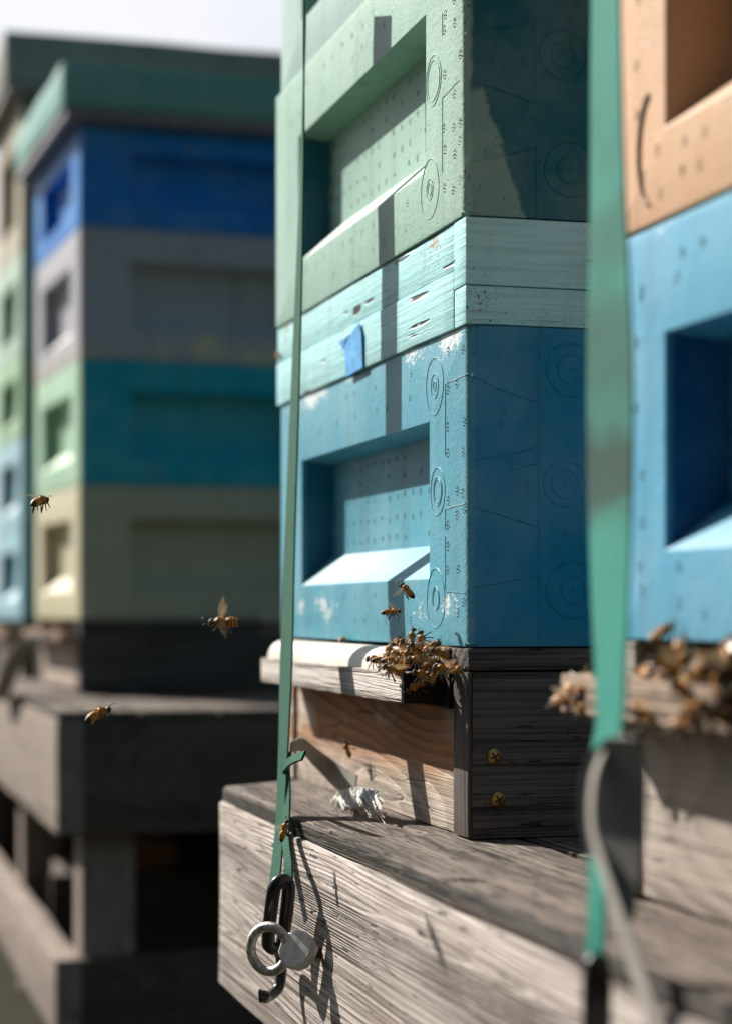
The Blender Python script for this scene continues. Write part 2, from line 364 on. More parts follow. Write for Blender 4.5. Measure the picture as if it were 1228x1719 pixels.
def relief(mb, O, rings_f, rings_s, lines_f, lines_s, seed, rows=True):
    """moulded marks: circles, lines and rosettes, read on the two visible faces"""
    O = Vector(O); rr = random.Random(seed)
    def LF(x, y): return Vector(px_w(x, y, O.x))-O
    def LS(x, y): return Vector(px_u(x, y, O.y))-O
    mb.cur = 0
    for (x, y, ph, rads) in rings_f:
        c = LF(x, y); c2 = LF(x, y-ph); R0 = c2.z-c.z
        for q in rads: ringm(mb, (0.0001, c.y, c.z), 'x', R0*q)
    for (x, y, pr, rads) in rings_s:
        c = LS(x, y); c2 = LS(x, y-pr); R0 = c2.z-c.z
        for q in rads: ringm(mb, (c.x, 0.0001, c.z), 'y', R0*q, .00095)
        mb.blob((c.x, 0, c.z), (R0*.10, 0.0008, R0*.10), 10, 5)
    def wob(pts, amp):
        out = []
        for a, b in zip(pts[:-1], pts[1:]):
            k = max(2, int((b-a).length/0.004))
            for i in range(k): out.append(a.lerp(b, i/k)+Vector((0, 0, rr.uniform(-amp, amp))))
        return out+[pts[-1]]
    for L in lines_f:
        mb.cur = 1; p = [LF(*q) for q in L]
        for q in p: q.x = 0.0001
        mb.tube(wob(p, 0.0003), 0.00055, 5)
    for L in lines_s:
        mb.cur = 0; p = [LS(*q) for q in L]
        for q in p: q.y = 0.0001
        P = wob(p, 0.0004); mb.tube(P, [0.0009*rr.uniform(.6, 1.6) for _ in P], 5)
        for q in P:
            if rr.random() < .12: mb.blob(q, rr.uniform(.0008, .0014), 7, 5)
    mb.cur = 1
    for u in [0.012, 0.026, 0.050]:                       # rosettes near the corner on the front
        for z in [0.03, 0.055, 0.075, 0.10, 0.12, 0.15, 0.17, 0.20, 0.225]:
            if rr.random() < .75: stamp(mb, (-0.0001, u+rr.uniform(-.002, .002), z+rr.uniform(-.006, .006)), 'x')
    for u in [0.12+0.035*i for i in range(14)]:           # rosettes above and below the recess
        for z in (0.204, 0.226, 0.018, 0.040):
            if rr.random() < .55: stamp(mb, (-0.0001, u+rr.uniform(-.004, .004), z+rr.uniform(-.002, .002)), 'x', rr.uniform(.0018, .003), 6, .0004)
    for i in range(16):                                   # dimples in rows across the recess
        for z in (0.165, 0.150, 0.132, 0.112, 0.094):
            if z == 0.150 and i % 2: continue
            if rr.random() < .85: stamp(mb, (0.0309, 0.125+0.025*i+rr.uniform(-.002, .002), z+rr.uniform(-.0015, .0015)), 'x', rr.uniform(.0014, .0026), 6, .0005)
    mb.cur = 0
    for i in range(26):
        stamp(mb, (rr.uniform(.012, .115), -0.0001, rr.uniform(.02, .23)), 'y', 0.003, 7)
    mb.cur = 0

def paint_pair(name, col, gr=0.55, **kw):
    dk = tuple(v*gr for v in col)
    return [mat_paint(name, col, **kw), mat_plain(name+'_grime', dk, 0.6)]

# --- main hive
BZ = -0.0276
M_blue = paint_pair('faded_blue_paint', (0.085, 0.33, 0.44), side=(0.006, 0.21, 0.37), chip=(0.75, 0.78, 0.78), chipz='topbot', seed=1, wall=(0.010, 0.17, 0.27))  # side and recess-wall blues deepened as painted-in shade beside the faded front
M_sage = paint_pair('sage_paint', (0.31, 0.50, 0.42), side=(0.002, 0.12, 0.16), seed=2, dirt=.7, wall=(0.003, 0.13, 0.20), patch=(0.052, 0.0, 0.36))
M_top = paint_pair('pale_blue_paint', (0.33, 0.50, 0.47), seed=3)
M_aqua = mat_paint('aqua_wood_paint', (0.40, 0.76, 0.79), wood=True, seed=4, dirt=.5, chip=(0.36, 0.22, 0.13), chipz='x')
org = (0, 0, BZ)
def d_blue(mb): relief(mb, org,
    [(729, 648, 48, (1, .42, .16)), (734, 825, 40, (1, .6, .5)), (731, 1005, 50, (1, .4, .33))],
    [(958, 620, 44, (1, .55)), (948, 812, 38, (1, .62)), (962, 990, 48, (1, .45))],
    [[(747, 765), (747, 645), (785, 627)], [(747, 890), (747, 855), (780, 845)], [(747, 990), (747, 900)], [(747, 993), (780, 996)]],
    [[(792, 628), (830, 650), (905, 676)], [(800, 770), (850, 765), (900, 748)], [(795, 850), (860, 870), (906, 886)], [(905, 560), (905, 1075)], [(795, 985), (850, 975), (908, 966)], [(850, 790), (905, 775), (905, 800)]], 11)
box_thing('faded blue foam hive box with white scuffs, lowest in the sharp stack', M_blue, org, detail=d_blue)
# painted wooden rim
rim_o = (-0.003, -0.003, 0.2180)
rim = empty('wooden_rim', R(*rim_o), TH, 'pale aqua painted wooden rim with a scrap of blue tape between two boxes', 'hive rim')
mb = MB(); mb.rbox(0, 0.03, 0.0305, 0.645, 0, 0.0445, (1, 24, 2), .0008, 18, .0015, 1); mb.rbox(0.0008, 0.03, 0.0303, 0.645, 0.0450, 0.0815, (1, 24, 2), .0008, 18, .0015, 5)
mesh_obj('front_board', mb, M_aqua, rim, smooth=True, angle=50)
mb = MB(); mb.rbox(0.0004, 0.555, 0.0008, 0.03, 0, 0.0290, (20, 1, 2), .0006, 18, .0012, 2); mb.rbox(0.0, 0.555, 0, 0.03, 0.0296, 0.0815, (20, 1, 2), .0006, 18, .0012, 8)
mesh_obj('side_board', mb, M_aqua, rim, smooth=True, angle=50)
mb = MB(); mb.rbox(0.031, 0.553, 0.617, 0.644, 0, 0.0812); mesh_obj('side_board', mb, M_aqua, rim)
mb = MB(); mb.rbox(0.526, 0.5545, 0.031, 0.616, 0, 0.0812); mesh_obj('rear_board', mb, M_aqua, rim)
# scrap of blue tape
def LFr(x, y): return Vector(px_w(x, y, rim_o[0]))-Vector(rim_o)
tp = [(584, 633), (583, 605), (579, 588), (572, 574), (584, 568), (592, 560), (606, 542), (610, 560), (611, 590), (612, 617)]
P = [LFr(*q) for q in tp]; mb = MB(); n_ = len(P)
fr_ = [Vector((-0.0022-0.0007*math.sin(i*2.1)*(1 if 1 < i < 7 else .2), p.y, p.z)) for i, p in enumerate(P)]; bk_ = [Vector((-0.0012-0.0007*math.sin(i*2.1)*(1 if 1 < i < 7 else .2), p.y, p.z)) for i, p in enumerate(P)]
mb.add(fr_+bk_, [list(range(n_)), list(range(n_, 2*n_))[::-1]]+[(i, (i+1) % n_, n_+(i+1) % n_, n_+i) for i in range(n_)])
tag(mesh_obj('tape', mb, mat_plain('blue_tape', (0.05, 0.40, 0.85), 0.5, var=.3, scale=120), rim), 'torn scrap of bright blue tape', None)
# sage box
orgs = (-0.004, -0.003, 0.3005)
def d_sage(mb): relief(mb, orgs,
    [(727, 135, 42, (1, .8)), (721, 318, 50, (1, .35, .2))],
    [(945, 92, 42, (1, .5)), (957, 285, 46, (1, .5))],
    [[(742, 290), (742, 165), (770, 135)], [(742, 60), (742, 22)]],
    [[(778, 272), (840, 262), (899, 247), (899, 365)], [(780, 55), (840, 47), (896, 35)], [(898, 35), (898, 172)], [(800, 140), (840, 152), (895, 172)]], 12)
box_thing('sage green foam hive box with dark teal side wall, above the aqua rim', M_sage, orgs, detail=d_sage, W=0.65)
box_thing('pale blue green hive box at the very top of the sharp stack', M_top, (0.0, 0.0, 0.5465), W=0.64)

# ------------------------------------------------------------------ wooden floor of a hive, with landing board and entrance tube
W_lit = mat_wood('weathered_pine', (0.60, 0.52, 0.44), (0.25, 0.19, 0.15), 'y', 1, 0.45, .6, 60, broad=6, stain_shade=(0.36, 0.15, 0.045))
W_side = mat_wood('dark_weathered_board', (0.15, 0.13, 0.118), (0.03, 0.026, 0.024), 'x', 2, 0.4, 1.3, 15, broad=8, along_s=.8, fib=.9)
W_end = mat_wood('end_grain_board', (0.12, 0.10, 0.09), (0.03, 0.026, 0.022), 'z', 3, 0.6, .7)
W_land = mat_wood('ribbed_landing_board', (0.60, 0.54, 0.50), (0.20, 0.16, 0.14), 'y', 4, 0.3, .3, 30, fib=.3, broad=60)
M_tube = mat_plain('cream_tube', (0.72, 0.66, 0.58), 0.45, var=.2, scale=30)
M_brass = mat_plain('tarnished_brass', (0.33, 0.22, 0.09), 0.4, 0.9, .4, 300)
M_black = mat_plain('black_shade', (0.006, 0.005, 0.005), 0.9)  # flat black that paints in the dark of openings, screw slots, board end
def hive_floor(o, label, land=(0.059, 0.572), W=0.575, screws=(), tube=(0.10, 0.57), rz=TH, loc=None, dz=0, group=None, wl=None, wland=None):
    wl = wl or W_lit; wland = wland or W_land
    t = empty('hive_floor', loc if loc is not None else R(*o), rz, label, 'hive floor', group)   # origin: box bottom at the corner
    HB = 0.1465+dz
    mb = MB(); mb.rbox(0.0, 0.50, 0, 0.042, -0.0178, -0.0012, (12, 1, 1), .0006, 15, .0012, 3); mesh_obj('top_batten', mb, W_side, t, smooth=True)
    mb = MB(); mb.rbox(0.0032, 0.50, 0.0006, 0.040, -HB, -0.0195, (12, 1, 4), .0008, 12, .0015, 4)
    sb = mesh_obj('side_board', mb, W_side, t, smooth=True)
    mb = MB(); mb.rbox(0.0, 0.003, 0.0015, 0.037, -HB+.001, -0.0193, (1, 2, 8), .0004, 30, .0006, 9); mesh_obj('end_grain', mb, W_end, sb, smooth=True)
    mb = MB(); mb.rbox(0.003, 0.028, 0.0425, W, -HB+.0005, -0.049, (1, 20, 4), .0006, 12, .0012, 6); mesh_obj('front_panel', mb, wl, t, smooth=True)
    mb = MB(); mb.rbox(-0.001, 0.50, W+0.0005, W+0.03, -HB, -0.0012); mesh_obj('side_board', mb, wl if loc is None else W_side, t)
    mb = MB(); mb.box(0.06, 0.065, 0.041, W, -HB+.002, -0.002); mb.box(0.028, 0.06, 0.045, W-.001, -0.052, -0.0495); mesh_obj('inner_dark_sheet', mb, M_black, t)  # black sheets standing in for the dark inside of the floor
    lb = MB(); lb.rbox(-0.0355, 0.0025, land[0], land[1], -0.0450, -0.0215, (1, 30, 3), .0008, 25, .0015, 7)
    mesh_obj('landing_board', lb, wland, t, smooth=True)
    if land[0] > 0.055:
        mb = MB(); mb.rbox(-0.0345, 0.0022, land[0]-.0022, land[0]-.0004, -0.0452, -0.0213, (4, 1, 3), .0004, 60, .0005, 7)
        mesh_obj('board_end_shade', mb, M_black, t, smooth=True)  # black sheet that paints shade onto the landing board's end face
        mb = MB(); mb.box(-0.002, 0.0022, .043, land[0]+.055, -0.0212, -0.0015); mb.box(-0.0015, 0.0022, .043, land[0]-.003, -.049, -.0212); mesh_obj('entrance_slot_dark', mb, M_black, t)  # black plates painting in the darkness of the entrance
        mb = MB(); mb.blob((-.011, tube[0]+.004, -.0195), (.0145, .003, .0150), 14, 8); mesh_obj('cover_mouth_dark', mb, M_black, t)  # black plug painting in the dark inside of the cover
    if tube:                                      # half-round entrance cover lying on the landing board
        mb = MB(); n = 10; ys = [tube[0]+(tube[1]-tube[0])*i/12 for i in range(13)]; sec = []
        for rr in (0.0182, 0.0152):
            sec += [(-0.011+math.cos(a)*rr*1.0, -0.0212+math.sin(a)*rr*1.04) for a in [math.pi*i/n for i in range(n+1)]][::(1 if rr > .017 else -1)]
        vs = []
        for y in ys:
            wv = 0.0008*mnoise.noise(Vector((y*14, 0, 0)))
            vs += [(x+wv, y, z) for x, z in sec]
        L = len(sec); fs = []
        for i in range(len(ys)-1):
            for k in range(L): fs.append((i*L+k, i*L+(k+1) % L, (i+1)*L+(k+1) % L, (i+1)*L+k))
        for e in (0, (len(ys)-1)*L):
            for k in range(n): fs.append((e+k, e+k+1, e+L-2-k, e+L-1-k))
        mb.add(vs, fs); mesh_obj('entrance_cover', mb, M_tube, t, smooth=True, angle=50)
    for (x, z) in screws:
        mb = MB(); mb.blob((x, -0.0006, z), (0.0064, 0.0016, 0.0064), 20, 8)
        mb.cur = 1
        for a in (0.5, 0.5+math.pi/2):
            c, s_ = math.cos(a)*.0036, math.sin(a)*.0036; d = Vector((-s_, 0, c)).normalized()*.0007
            p = Vector((x, -0.0023, z)); q = Vector((c, 0, s_)); bk = Vector((0, .0007, 0))
            mb.add([p-q-d, p+q-d, p+q+d, p-q+d, p-q-d+bk, p+q-d+bk, p+q+d+bk, p-q+d+bk], [(0, 1, 2, 3), (4, 7, 6, 5), (0, 4, 5, 1), (1, 5, 6, 2), (2, 6, 7, 3), (3, 7, 4, 0)])
        mesh_obj('screw', mb, [M_brass, M_black], t, smooth=True)
    return t
def sc_(x, y):
    q = px_u(x, y, 0); return (q[0], q[2]-BZ)
hive_floor((0, 0, BZ), 'weathered wooden hive floor under the faded blue box, two brass screws', screws=[sc_(828, 1270), sc_(835, 1342)])

# ------------------------------------------------------------------ stands
DK = -0.1745
W_beam = mat_wood('silver_beam', (0.60, 0.535, 0.49), (0.20, 0.16, 0.135), 'y', 8, 0.55, 1.5, 46, broad=17, along_s=.35, fib=1.1, pits=.65)
W_deck = mat_wood('split_deck_board', (0.27, 0.215, 0.175), (0.045, 0.033, 0.026), 'y', 9, 0.3, 1.5, 20, fib=1.3, broad=30, pits=.585)
W_edge = mat_wood('rotten_edge_wood', (0.11, 0.085, 0.07), (0.02, 0.016, 0.013), 'y', 19, 0.3, 1.5, 20, fib=1.3, broad=60, pits=.60)
W_post = mat_wood('post_wood', (0.36, 0.30, 0.26), (0.14, 0.11, 0.09), 'z', 10, 0.5, .6)
W_rail = mat_wood('end_rail_wood', (0.135, 0.105, 0.088), (0.045, 0.035, 0.03), 'x', 11, 0.5, .6)
def stand(label, u0, u1, deck, wf=-0.093, bh=0.18, posts=(), lower=-0.55, skew=0.13, depth=0.62, name='hive_stand', bm_=None):
    bm_ = bm_ or W_beam
    o = (0, (u0+u1)/2, -CAMZ); oc = Vector(o)
    t = empty(name, R(*o), TH, label, 'hive stand')
    mb = MB(); mb.rbox(wf, wf+0.045, u0, u1, deck-0.014-bh, deck-0.0140, (1, 60, 4), .0016, 7, .003, u0)
    beam = mesh_obj('front_beam', mb, bm_, t, smooth=True, off=oc)
    mb = MB()
    # deck boards; the front one ends askew
    mb.rbox(wf+0.006, wf+0.135, u0, u1, deck-0.012, deck, (6, 90, 2), .0016, 16, .003, u0+3)
    mb2 = MB(); mb2.v = [(x, y+(skew*max(0, (x-wf))/0.2 if abs(y-u1) < .02 else 0), z) for x, y, z in mb.v]; mb2.f = mb.f; mb2.mi = mb.mi
    mesh_obj('deck_board', mb2, W_deck, t, smooth=True, off=oc)
    mb = MB(); mb.rbox(wf+.0030, wf+.0068, u0+.004, u1-.006, deck-0.0128, deck-.0008, (1, 90, 2), .0010, 40, .0008, u0+9)
    mesh_obj('rotten_edge', mb, W_edge, t, smooth=True, off=oc)
    x = wf+0.139
    while x < depth:
        mb = MB(); mb.rbox(x, x+0.13, u0, u1+skew*.6, deck-0.0125, deck-.0004, (1, 20, 1), .001, 12, .003, x)
        mesh_obj('deck_board', mb, W_deck, t, smooth=True, off=oc); x += 0.134
    for ue in (u0+.001, u1-.046):
        mb = MB(); mb.rbox(wf+.046, depth, ue, ue+0.045, deck-0.014-bh, deck-0.0145, (12, 1, 3), .001, 8, .003, ue)
        mesh_obj('end_rail', mb, W_rail, t, smooth=True, off=oc)
    mb = MB(); mb.rbox(depth-.044, depth+.001, u0+.047, u1-.047, deck-0.014-bh, deck-0.0145); mesh_obj('rear_beam', mb, W_beam, t, off=oc)
    for up in posts:
        for wp in (wf+.0465, depth-.14):
            mb = MB(); mb.rbox(wp, wp+.09, up, up+.09, -CAMZ, deck-.016, (1, 1, 8), .001, 9, .003, up)
            mesh_obj('leg', mb, W_post, t, smooth=True, off=oc)
    if lower:
        mb = MB(); mb.rbox(wf, wf+.045, u0+.02, u1-.02, lower-.13, lower, (1, 30, 2), .002, 6, .003, 5); mesh_obj('lower_rail', mb, bm_, t, smooth=True, off=oc)
        mb = MB(); mb.rbox(wf+.046, depth-.02, u0+.03, u0+.065, lower-.13, lower-.001, (8, 1, 2), .001, 6, .003, 6); mesh_obj('lower_rail', mb, W_rail, t, smooth=True, off=oc)
    return t, beam, oc
st, beam, oc = stand('long weathered timber hive stand carrying the sharp stack, grey front beam', -1.42, 0.505, DK, posts=(-1.38, -0.55, 0.24), lower=None)

# eye bolt screwed in the beam
M_zinc = mat_plain('galvanised_steel', (0.60, 0.57, 0.53), 0.42, 0.75, .55, 260, .5)
M_dull = mat_plain('dull_zinc', (0.72, 0.67, 0.60), 0.85, 0.0, .3, 120, .3)
M_rust = mat_plain('rusty_bolt', (0.10, 0.06, 0.04), 0.8, .3, .5, 200)
M_blk = mat_plain('black_coated_steel', (0.012, 0.012, 0.016), 0.28, 0.0, .3, 100)
def eye_bolt(px, py, w):
    c = Vector(px_w(px, py, w)) - oc
    e = MB(); pts = []
    ax1 = Vector((0.80, -0.6, 0)).normalized()      # ring plane leans toward the path
    for i in range(32):
        a = 2*math.pi*i/32; pts.append(c+ax1*math.cos(a)*.0160+Vector((0, 0, 1))*math.sin(a)*.0178)
    e.tube(pts, 0.0040, 10, closed=True)
    b = mesh_obj('eye_bolt', e, M_zinc, st, smooth=True, angle=80)
    e = MB(); c2 = c+Vector((0.022, -0.012, 0)); wall = -0.093 - oc.x
    e.tube([c+ax1*.019, Vector((wall+.012, c2.y-.008, c.z-.003))], 0.0042, 10); mesh_obj('shank', e, M_rust, b, smooth=True)
    # many-sided nut plate behind the ring
    e = MB(); n = 12; cc = c+Vector((0.019, -0.018, 0.001)); nn = Vector((-.66, -.62, .42)).normalized(); s1 = nn.orthogonal().normalized(); s2 = nn.cross(s1)
    rad = [v*.88 for v in [.0190, .0183, .0192, .0185, .0178, .0182, .0190, .0182, .0186, .0178, .0184, .0190]]
    fr0 = [cc+nn*.0045+(s1*math.cos(2*math.pi*k/n)+s2*math.sin(2*math.pi*k/n))*rad[k]*.86 for k in range(n)]
    fr1 = [cc+nn*.0025+(s1*math.cos(2*math.pi*k/n)+s2*math.sin(2*math.pi*k/n))*rad[k] for k in range(n)]
    fr2 = [cc-nn*.004+(s1*math.cos(2*math.pi*k/n)+s2*math.sin(2*math.pi*k/n))*rad[k]*.95 for k in range(n)]
    e.add(fr0+fr1+fr2, [list(range(n)), list(range(2*n, 3*n))[::-1]]+[(j*n+i, j*n+(i+1) % n, (j+1)*n+(i+1) % n, (j+1)*n+i) for j in (0, 1) for i in range(n)])
    mesh_obj('nut', e, M_dull, b, smooth=True, angle=25)
eye_bolt(452, 1593, -0.131); eye_bolt(1002, 1815, -0.131)

# strap hooks
def hook(label, top, bottom, w, tip, hw=.0115, wr=.0056):
    T = Vector(px_w(*top, w)); B = Vector(px_w(*bottom, w)); o = B.copy()
    t = empty('strap_hook', R(*B), TH, label, 'strap hook', 'hooks at the foot of the straps')
    e = MB(); wv = Vector((0.62, 0.2, 0)); pts = []
    d = (T-B); L = d.length; zz = d.normalized()
    for i in range(28):
        a = 2*math.pi*i/28; q = math.cos(a); s_ = math.sin(a)
        # stadium outline
        pz = (L/2-hw)*(1 if s_ > 0 else -1)*min(1, abs(s_)*3) + hw*s_
        pts.append((T+B)/2-o+wv*q*hw*1.0+zz*pz)
    e.tube(pts, wr, 10, closed=True); l = mesh_obj('link', e, M_blk, t, smooth=True, angle=80)
    e = MB(); tp = Vector(px_w(*tip, w-0.012))-o; q = B-o
    mid = Vector(px_w((bottom[0]+tip[0])/2+12, (bottom[1]+tip[1])/2, w+.006))-o
    pts = [q+wv*.002+Vector((0, 0, .002)), mid+Vector((0.006, 0, .010)), mid+Vector((.004, 0, -.012)), (mid+tp)/2+Vector((0, 0, -.011)), tp+Vector((.004, 0, 0)), tp]
    S = []
    for i in range(len(pts)-1):
        p0, p1, p2, p3 = pts[max(0, i-1)], pts[i], pts[i+1], pts[min(len(pts)-1, i+2)]
        for k in range(5):
            x = k/5; S.append(0.5*((2*p1)+(p2-p0)*x+(2*p0-5*p1+4*p2-p3)*x*x+(3*p1-p0-3*p2+p3)*x**3))
    S.append(pts[-1]); e.tube(S, [.0046]*(len(S)-3)+[.0058]*3, 10); mesh_obj('hook', e, M_blk, t, smooth=True, angle=80)
hook('black coated strap hook hanging in the left eye bolt', (474, 1478), (461, 1592), -0.118, (436, 1672))
hook('black strap hook at the foot of the blurred near strap', (1001, 1612), (1001, 1775), -0.118, (980, 1850), .0062, .0040)

# ------------------------------------------------------------------ straps
def mat_web(name, col, stain_shade=None, seed=0):
    n = NT(name); X, Y, Z = n.xyz()
    rib = n.math('SINE', n.math('MULTIPLY', Z, 2*math.pi/0.0016)); wv = n.noise(n.vec(n.co, (900, 900, 120)), 1, 2)
    c = n.mix(n.step(rib, -1, 1, 0, .3), col, tuple(v*.4 for v in col))
    bl = n.noise(n.vec(n.co, (14, 14, 13), (seed, seed, seed)), 1, 4, .65)
    c = n.mix(n.step(bl, .45, .75, 0, .5), c, tuple(v*.45 for v in col))
    if stain_shade:
        for zc, hw, st_ in stain_shade:
            wob = n.math('ADD', n.math('SUBTRACT', Z, zc), n.math('MULTIPLY', n.math('SUBTRACT', n.noise(n.co, 25, 3), .5), .05))
            c = n.mix(n.math('MULTIPLY', n.step(n.math('ABSOLUTE', wob), hw, hw*.3), st_), c, (0.010, 0.022, 0.012))
    n.bump(n.math('ADD', rib, wv), .5, .0004); m = n.done(c, .7, .12)
    # thin woven cloth lets some sun through
    tr = n.t.nodes.new('ShaderNodeBsdfTranslucent'); n.put(tr.inputs[0], c); mx = n.t.nodes.new('ShaderNodeMixShader'); mx.inputs[0].default_value = .16
    n.t.links.new(n.b.outputs[0], mx.inputs[1]); n.t.links.new(tr.outputs[0], mx.inputs[2]); n.t.links.new(mx.outputs[0], n.out.inputs[0]); return m
def smooth_path(pts, k=8):
    S = []
    for i in range(len(pts)-1):
        p0, p1, p2, p3 = pts[max(0, i-1)], pts[i], pts[i+1], pts[min(len(pts)-1, i+2)]
        for j in range(k):
            x = j/k; S.append([0.5*((2*b)+(c-a)*x+(2*a-5*b+4*c-d)*x*x+(3*b-a-3*c+d)*x**3) for a, b, c, d in zip(p0, p1, p2, p3)])
    S.append(list(pts[-1])); return S
def strap_path(keys, o, k=8):
    """keys: (x, y, w, half width, turn in degrees from the row direction)"""
    rows = []
    for x, y, w, hw, tn in keys:
        p = px_w(x, y, w); rows.append([p[0]-o.x, p[1]-o.y, p[2]-o.z, hw, math.radians(tn)])
    S = smooth_path(rows, k)
    return [Vector(r[:3]) for r in S], [Vector((math.sin(r[4])*r[3], math.cos(r[4])*r[3], 0)) for r in S]
M_green = mat_web('green_webbing', (0.018, 0.135, 0.085)); 
M_aquaw = mat_web('aqua_webbing', (0.03, 0.30, 0.235), seed=4, stain_shade=[(.240, .040, .8), (.305, .045, .45), (.37, .03, .3)])
M_grey = mat_web('grey_worn_webbing', (0.42, 0.41, 0.38), seed=2)
M_fray = mat_plain('frayed_white_fibre', (0.86, 0.85, 0.80), 0.8)
# left strap
o = Vector(px_w(463, 1480, -0.110))
s1 = empty('tie_down_strap', R(*o), TH, 'green ratchet strap seen edge-on in front of the sharp stack', 'strap')
mb = MB(); c, wv = strap_path([(512, -60, -.052, .019, 15.5), (511, 60, -.052, .019, 15.5), (507, 300, -.056, .019, 9), (497, 620, -.06, .021, 4), (487, 900, -.066, .022, 2), (481, 1100, -.076, .022, 0), (476, 1260, -.088, .017, 0), (470, 1390, -.100, .013, -2), (461, 1484, -.112, .009, -12)], o)
mb.ribbon(c, wv, .0016); mesh_obj('webbing', mb, M_green, s1, smooth=True, angle=50)
mb = MB(); c, wv = strap_path([(487, 1262, -.080, .008, 20), (484, 1330, -.092, .010, 4), (480, 1400, -.103, .009, -4), (484, 1450, -.110, .008, -10), (483, 1492, -.113, .007, -16)], o)
mb.ribbon(c, wv, .0016); mesh_obj('webbing_return', mb, M_green, s1, smooth=True, angle=50)
mb = MB(); c, wv = strap_path([(474, 1290, -.092, .006, 0), (490, 1276, -.098, .007, 40), (510, 1268, -.100, .007, 60)], o); 
wv = [Vector((q.x*.3, q.y*.3, .0035)) for q in wv]; mb.ribbon(c, wv, .002); mesh_obj('keeper', mb, M_green, s1, smooth=True)
# its tail lies against the hive floor and ends in a frayed tuft
mb = MB(); rows = [Vector(px_w(x, y, w))-o for x, y, w in [(488, 1255, -.084), (505, 1250, -.060), (530, 1272, -.034), (562, 1300, -.016), (597, 1325, -.010)]]
rows = [Vector(r) for r in smooth_path([list(r) for r in rows], 6)]; L = len(rows); wv = []
for i in range(L):
    f = i/(L-1); wv.append(Vector((0.002, -.35, .94)).normalized()*(0.004+0.0105*f))
mb.ribbon(rows, wv, .0014); tl = mesh_obj('tail', mb, M_grey, s1, smooth=True, angle=50); tl['label'] = 'grey loose tail of the strap ending in white frayed fibres'
mb = MB(); e0 = Vector(px_w(598, 1341, -.012))-o; fr_r = random.Random(3)
for i in range(170):
    f = i/169; p = Vector(px_w(565+70*f, 1342-10*math.sin(f*3.1), -.020-fr_r.random()*.010))-o
    q = Vector(px_w(563+72*f+fr_r.uniform(-8, 12), 1342+12+fr_r.uniform(-7, 6), -.026-fr_r.random()*.008))-o
    p.z += fr_r.uniform(0, .006); mb.tube([p, (p+q)/2+Vector((-.002, 0, .002)), q], [.0011, .0012, .0005], 4)
mesh_obj('frayed_end', mb, M_fray, tl, smooth=True)
mb = MB()
for i in range(26):
    f = i/25; a = px_w(600+32*f, 1350+fr_r.uniform(-4, 4), -.020); L_ = fr_r.uniform(16, 44)
    b = px_w(a and 606+38*f+fr_r.uniform(-2, 12), 1352+L_*.9, -.030); pts = [Vector(a)-o, (Vector(a)+Vector(b))/2-o+Vector((-.002, fr_r.uniform(-.002, .002), .001)), Vector(b)-o]
    mb.tube(pts, [.00035, .0003, .00015], 4)
mesh_obj('loose_fibre', mb, M_fray, tl)
# near blurred strap
M_grey2 = mat_web('shaded_grey_webbing', (0.24, 0.23, 0.215), seed=5)
o = Vector(px_w(1000, 1600, -0.115))
s2 = empty('tie_down_strap', R(*o), TH, 'wide aqua strap hanging blurred in the foreground with brown stains', 'strap')
mb = MB(); c, wv = strap_path([(1016, -60, -.060, .0280, 7), (1016, 100, -.060, .0285, 6), (1019, 350, -.062, .0295, 4), (1022, 600, -.066, .0300, -1), (1023, 800, -.070, .0305, 0), (1023, 1000, -.080, .0285, 3), (1023, 1200, -.092, .0235, 6), (1008, 1270, -.097, .018, 8), (998, 1380, -.105, .010, 10), (1002, 1500, -.112, .010, 0), (998, 1612, -.116, .008, -8)], o, 10)
mb.ribbon(c, wv, .0016); mesh_obj('webbing', mb, M_aquaw, s2, smooth=True, angle=50)
mb = MB(); c, wv = strap_path([(1012, 1262, -.108, .003, 0), (996, 1310, -.114, .0035, 0), (993, 1380, -.118, .004, 0), (1010, 1450, -.121, .0045, -5), (1036, 1530, -.123, .005, -8), (1062, 1610, -.124, .0055, -8), (1090, 1690, -.126, .007, -5), (1118, 1790, -.126, .008, 0)], o, 10)
mb.ribbon(c, wv, .0016); tl = mesh_obj('tail', mb, mat_web('faded_webbing', (0.46, 0.43, 0.39), seed=6), s2, smooth=True, angle=50); tl['label'] = 'loose pale tail of the strap curving down over the beam'
mb = MB(); c, wv = strap_path([(1044, 1238, -.104, .010, -20), (1030, 1285, -.104, .019, -28), (1026, 1370, -.104, .020, -30), (1036, 1460, -.103, .014, -26), (1050, 1545, -.102, .005, -20)], o, 8)
mb.ribbon(c, wv, .0016); mesh_obj('loop', mb, mat_web('dark_grey_webbing', (0.34, 0.325, 0.31), seed=5), s2, smooth=True, angle=50)


# ------------------------------------------------------------------ near hive on the right (only its front is in view)
RB = -0.93; RZ = -0.0176; RW = 0.64
frR = (0.10, 0.562, 0.053, 0.180)
M_rblue = paint_pair('sky_blue_paint', (0.10, 0.37, 0.56), wall=(0.004, 0.10, 0.26), wy=.562, chip=(0.75, 0.78, 0.78), chipz='top', seed=6)  # navy recess wall is shade put into the paint colour
M_peach = paint_pair('peach_paint', (0.66, 0.40, 0.24), chip=(0.85, 0.72, 0.66), chipz='x', seed=7)
def d_row(mb):
    mb.cur = 1
    for u in [0.03+0.03*i for i in range(20)]:
        for z in (0.204, 0.226, 0.018, 0.040):
            if rnd.random() < .6: stamp(mb, (-0.0001, u+rnd.uniform(-.006, .006), z+rnd.uniform(-.005, .005)), 'x', rnd.uniform(.002, .0034), 6, .0006)
    for z in (.03, .07, .1, .14, .18, .21): stamp(mb, (-0.0001, 0.60+rnd.uniform(-.006, .006), z), 'x', 0.003, 6, .0006)
    mb.cur = 0
def d_rb(mb): d_row(mb)
